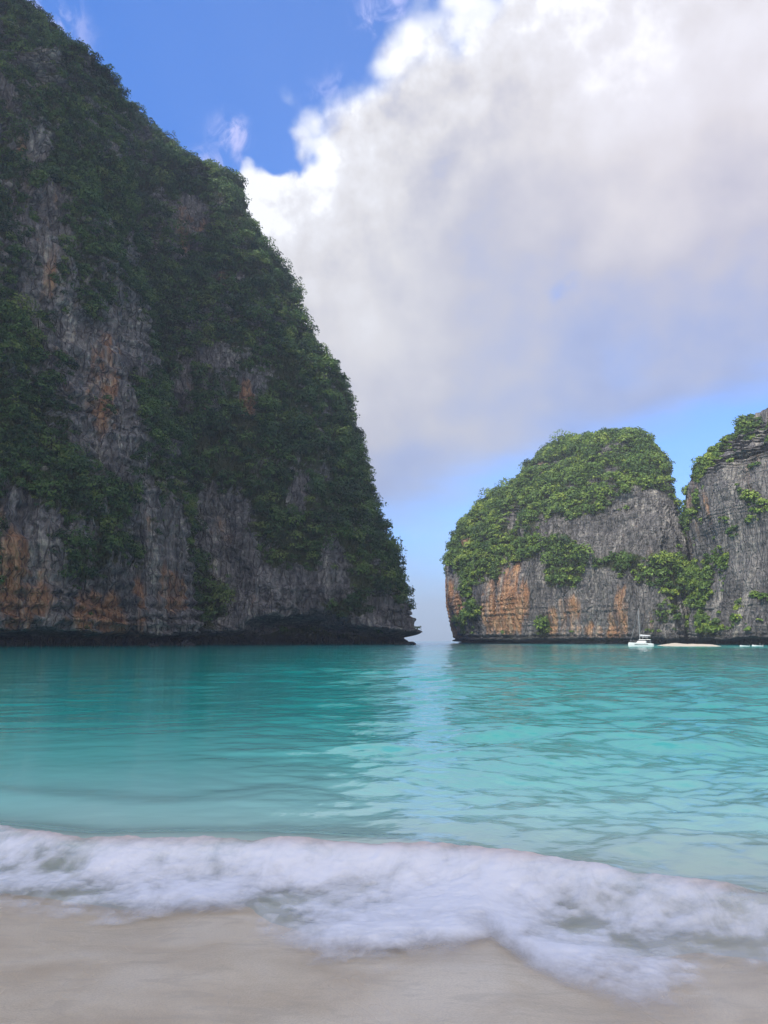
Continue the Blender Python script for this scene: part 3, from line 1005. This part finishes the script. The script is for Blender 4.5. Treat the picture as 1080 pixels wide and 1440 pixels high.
def hull_sections(L, beam, draft, free, y0, n=14, bow_up=0.3):
    secs = []
    for i in range(n):
        t = i / (n - 1)
        x = -L / 2 + L * t
        w = beam * (0.78 + 0.22 * math.sin(min(t, .5) * math.pi)) * (1 - max(0, (t - .45) / .55) ** 2.2) + 0.03
        f = free + bow_up * t ** 2 - 0.25 * max(0, 0.12 - t) / 0.12
        rake = 0.35 * max(0, (t - .8) / .2)
        secs.append([(x + rake * 0.0, y0 - w / 2, f), (x + rake, y0 - w / 2 * .96, f * .45), (x, y0 - w / 2 * .72, 0.02), (x, y0 - w * .2, -draft),
                     (x, y0 + w * .2, -draft), (x, y0 + w / 2 * .72, 0.02), (x + rake, y0 + w / 2 * .96, f * .45), (x, y0 + w / 2, f)])
    return secs


def boxy(x0, x1, y0, y1, z0, z1, bev=0.05, tx0=0.0, tx1=0.0, ty=0.0):
    bm = bmesh.new()
    bmesh.ops.create_cube(bm, size=1)
    for v in bm.verts:
        up = v.co.z > 0
        fx = v.co.x + .5
        x = x0 + (x1 - x0) * fx
        if up:
            x += tx0 if fx < .5 else -tx1
        y = (y0 + ty if up else y0) if v.co.y < 0 else (y1 - ty if up else y1)
        v.co = (x, y, z1 if up else z0)
    if bev:
        bmesh.ops.bevel(bm, geom=list(bm.edges), offset=bev, segments=2, affect='EDGES')
    return bm


def rod(name, pts, r, mat, parent):
    v, q = tube(pts, [r] * len(pts) if not isinstance(r, (list, tuple)) else r, 8)
    return mesh_np(name, v, q, mat, parent)


cat = bpy.data.objects.new('catamaran', None); COL.objects.link(cat)
L = 10.6
for sy in (-1, 1):
    hbm = loft(hull_sections(L, 1.45, 0.5, 1.25, sy * 2.15))
    h = from_bm('hull', hbm, M_WHITE, cat, False)
    for k in range(3):
        from_bm('porthole', boxy(-1.6 + k * 1.9, -0.9 + k * 1.9, sy * 2.98 - .12, sy * 2.98 - .02 if sy > 0 else sy * 2.98 + .0, .72, .92, 0.03), M_GLASS, h) if False else None
    sb = boxy(-3.2, 2.6, sy * 2.15 + sy * .60, sy * 2.15 + sy * .745, .74, .90, 0.0)
    from_bm('hull_window', sb, M_GLASS, h)
from_bm('bridge_deck', boxy(-4.6, 2.7, -2.2, 2.2, .75, 1.28, .08), M_WHITE, cat)
cb = from_bm('cabin', boxy(-2.4, 2.3, -2.1, 2.1, 1.29, 2.15, .12, .15, 1.2, .25), M_WHITE, cat)
from_bm('cabin_window', boxy(-2.0, 1.72, -2.02, 2.02, 1.50, 1.92, .06, .05, .55, .12), M_GLASS, cb)
rf = from_bm('cockpit_roof', boxy(-4.3, 0.9, -2.15, 2.15, 2.45, 2.60, .05, .0, .2, .1), M_WHITE, cat)
for sx_, sy_ in ((-4.1, -1.9), (-4.1, 1.9), (-2.3, -1.9), (-2.3, 1.9)):
    rod('roof_post', [(sx_, sy_, 1.25), (sx_, sy_, 2.47)], .06, M_ALU, rf)
from_bm('flybridge_top', boxy(-3.0, -.6, -1.3, 1.3, 3.35, 3.45, .03), M_CANVAS, cat)
for sx_, sy_ in ((-2.8, -1.1), (-2.8, 1.1), (-.8, -1.1), (-.8, 1.1)):
    rod('flybridge_post', [(sx_, sy_, 2.58), (sx_, sy_, 3.38)], .035, M_ALU, cat)
mast = rod('mast', [(.55, 0, 2.1), (.55, 0, 8), (.5, 0, 14.0)], [.14, .13, .09], M_ALU, cat)
for zz, ww in ((6.2, 1.0), (9.6, .8)):
    rod('spreader', [(.5, -ww, zz), (.52, 0, zz + .05), (.5, ww, zz)], .05, M_ALU, mast)
rod('boom', [(.5, 0, 3.75), (-4.2, 0, 3.85)], .09, M_ALU, cat)
sec = []
for i in range(8):
    x = .35 - i * .62
    r = .30 * (1 - i / 11)
    sec.append([(x, r * math.cos(a) * .7, 4.08 + r * math.sin(a) - i * .01) for a in np.linspace(0, 2 * math.pi, 9)[:-1]])
from_bm('furled_sail', loft(sec), M_CANVAS, cat, True)
rod('furled_jib', [(5.0, 0, 1.35), (2.6, 0, 7.4), (.7, 0, 13.2)], [.05, .045, .03], M_ALU, cat)
for y in (-2.6, 2.6):
    rod('shroud', [(-.4, y, 1.3), (.5, 0, 12.6)], .018, M_ALU, cat)
rod('front_beam', [(4.4, -2.15, 1.35), (4.4, 2.15, 1.35)], .10, M_ALU, cat)
for sy in (-1, 1):
    rod('guard_rail', [(-4.5, sy * 2.75, 1.85), (0, sy * 2.8, 1.9), (3.6, sy * 2.45, 2.05), (4.9, sy * 2.2, 2.1)], .025, M_ALU, cat)
p = at(902, 908.8, 232)
cat.location = (p[0], 232, 0)
cat.rotation_euler = (0, 0, math.radians(180 - 24))
cat.scale = (.64, .64, .80)
tag(cat, 'white sailing catamaran with a bare mast, moored below the domed island', 'catamaran')


def small_boat(px, Y, s, rz, label, canopy):
    r = bpy.data.objects.new('motorboat', None); COL.objects.link(r)
    h = from_bm('hull', loft(hull_sections(4.2, 1.5, .25, .55, 0, 10, .35)), M_WHITE, r)
    if canopy:
        w = from_bm('windscreen', boxy(.2, .7, -.55, .55, .6, 1.0, .02, .25, .0, .05), M_GLASS, r)
        rod('canopy_frame', [(-1.0, -.6, .6), (-1.0, -.55, 1.4), (-1.0, .55, 1.4), (-1.0, .6, .6)], .03, M_ALU, r)
    else:
        from_bm('bench', boxy(-.7, -.35, -.6, .6, .50, .60, .02), M_GREY, r)
    from_bm('outboard_motor', boxy(-2.45, -2.1, -.18, .18, .1, .95, .06, .08, 0, .03), M_GREY, r)
    r.location = (at(px, 905, Y)[0], Y, 0)
    r.rotation_euler = (0, 0, rz)
    r.scale = (s, s, s)
    tag(r, label, 'motorboat', 'small boats under the grey peak')


small_boat(1047, 222, .42 * 1.3, math.radians(160), 'small white open boat under the grey peak, nearer the sand strip', False)
small_boat(1065, 222, .50 * 1.3, math.radians(175), 'small white boat with a canopy frame under the grey peak, closest to the right edge', True)

# strip of sand at the foot of the cleft
nx, ny = 160, 40
sx_ = np.linspace(at(944, 905, 246)[0], at(1018, 905, 246)[0], nx)
GX, GY = np.meshgrid(sx_, np.linspace(238, 268, ny))
u = (GX - sx_[0]) / (sx_[-1] - sx_[0])
v = (GY - 238) / 30
GZ = -0.5 + 1.5 * np.clip(np.sin(u * math.pi), 0, 1) ** 0.6 * np.clip(v * 3.5, 0, 1) ** .7 * (0.75 + 0.5 * fbm(GX * .12, GY * .1, GX * 0, 3)) + .05 * fbm(GX, GY, GX * 0, 2)
M_SAND = plain('dry_sand', (.46, .41, .34), 0.95, 0.25, 0.6)
sb = mesh_np('sand_strip', np.stack([GX, GY, GZ], -1).reshape(-1, 3), grid_quads(ny, nx), M_SAND)
tag(sb, 'narrow strip of pale sand at the foot of the cleft right of the catamaran', 'beach', kind='structure')


# rocks at the waterline
def rock(px, Y, rx, ry, rz_, seed, label, zc=0.0):
    nr, nc = 26, 40
    th = np.linspace(0.02, math.pi - 0.02, nr)[:, None]
    ph = np.linspace(0, 2 * math.pi, nc, endpoint=False)[None]
    x, y, z = np.sin(th) * np.cos(ph), np.sin(th) * np.sin(ph), np.cos(th) * np.ones_like(ph)
    k = 1 + 0.45 * fbm(x * 1.3 + seed, y * 1.3, z * 1.3, 4)
    V = np.stack([x * k * rx, y * k * ry, z * k * rz_ + zc], -1).reshape(-1, 3)
    o = mesh_np('rock', V, grid_quads(nr, nc, True), M_ROCK)
    o.location = (at(px, 905, Y)[0], Y, 0)
    return tag(o, label, 'rock')


rock(577, 330, 2.6, 2.2, 1.1, 1.0, 'low dark rock in the water just off the tip of the headland')
rock(566, 330, 3.6, 1.8, .5, 2.0, 'flat dark rock awash under the tip of the headland')
rock(215, 226, 1.6, 1.4, 1.0, 3.0, 'rounded grey rock in the water below the near left cliff')
rock(262, 250, 2.6, 2.0, 1.6, 4.0, 'brown boulder at the foot of the near cliff where it meets the headland')

# ------------------------------------------------------------------ haze
m, T = new_mat('haze')
vol = T.n('ShaderNodeVolumePrincipled', {'Color': (.80, .90, 1.0, 1), 'Density': 0.00028, 'Anisotropy': 0.1})
T.link(vol.outputs[0], T.n('ShaderNodeOutputMaterial').inputs['Volume'])
bm = boxy(-9500, 9500, -60, 9300, -8, 420, 0)
hz = from_bm('haze', bm, m)
tag(hz, 'thin bluish sea haze over the bay', 'haze', kind='stuff')

# ------------------------------------------------------------------ unseen cloud added behind the camera to shade the beach and near cliffs
def shade_centre(x, y, alt):
    k = alt / SUN_VEC[2]
    return x + SUN_VEC[0] * k, y + SUN_VEC[1] * k


ALT = 1500.0
outline = [(-900, 600), (-250, 620), (0, 570), (64, 490), (40, 425), (14, 375), (8, 250), (0, 120), (20, 45), (110, 10), (400, -60), (700, -150), (600, -350), (0, -420), (-700, -300)]
cxs, cys = shade_centre(-100, 80, ALT)
oc = np.array([shade_centre(x, y, ALT) for x, y in outline])
ang = np.arctan2(oc[:, 1] - cys, oc[:, 0] - cxs)
od = np.hypot(oc[:, 1] - cys, oc[:, 0] - cxs)
nr, nc = 90, 260
ph = np.linspace(-math.pi, math.pi, nc, endpoint=False)[None]
si = np.argsort(ang)
rad = np.interp(ph, ang[si], od[si], period=2 * math.pi)
th = np.linspace(0.01, math.pi - 0.01, nr)[:, None]
sr = np.sin(th) ** 0.6
x, y, z = sr * np.cos(ph) * rad, sr * np.sin(ph) * rad, np.cos(th) * 110 + 0 * ph
z = np.where(z < 0, z * .5, z)
k = fbm(x / 130, y / 130, z / 130, 4)
edge = sr ** 6
x, y, z = x + edge * np.cos(ph) * k * 22, y + edge * np.sin(ph) * k * 22, z + k * 50 + 20 * fbm(x / 40, y / 40, z / 40, 3)
m, T = new_mat('cloud')
b = T.n('ShaderNodeBsdfDiffuse', {'Color': (.95, .95, .96, 1)})
tr = T.n('ShaderNodeBsdfTranslucent', {'Color': (.95, .95, .96, 1)})
mx = T.n('ShaderNodeMixShader', {0: 0.55, 1: b.outputs[0], 2: tr.outputs[0]})
T.link(mx.outputs[0], T.n('ShaderNodeOutputMaterial').inputs[0])
shade_cloud = mesh_np('cloud', np.stack([x + cxs, y + cys, z + ALT], -1).reshape(-1, 3), grid_quads(nr, nc, True), m)
tag(shade_cloud, 'unseen cloud added high behind the camera to shade the shore and the near cliffs', 'cloud', kind='structure')
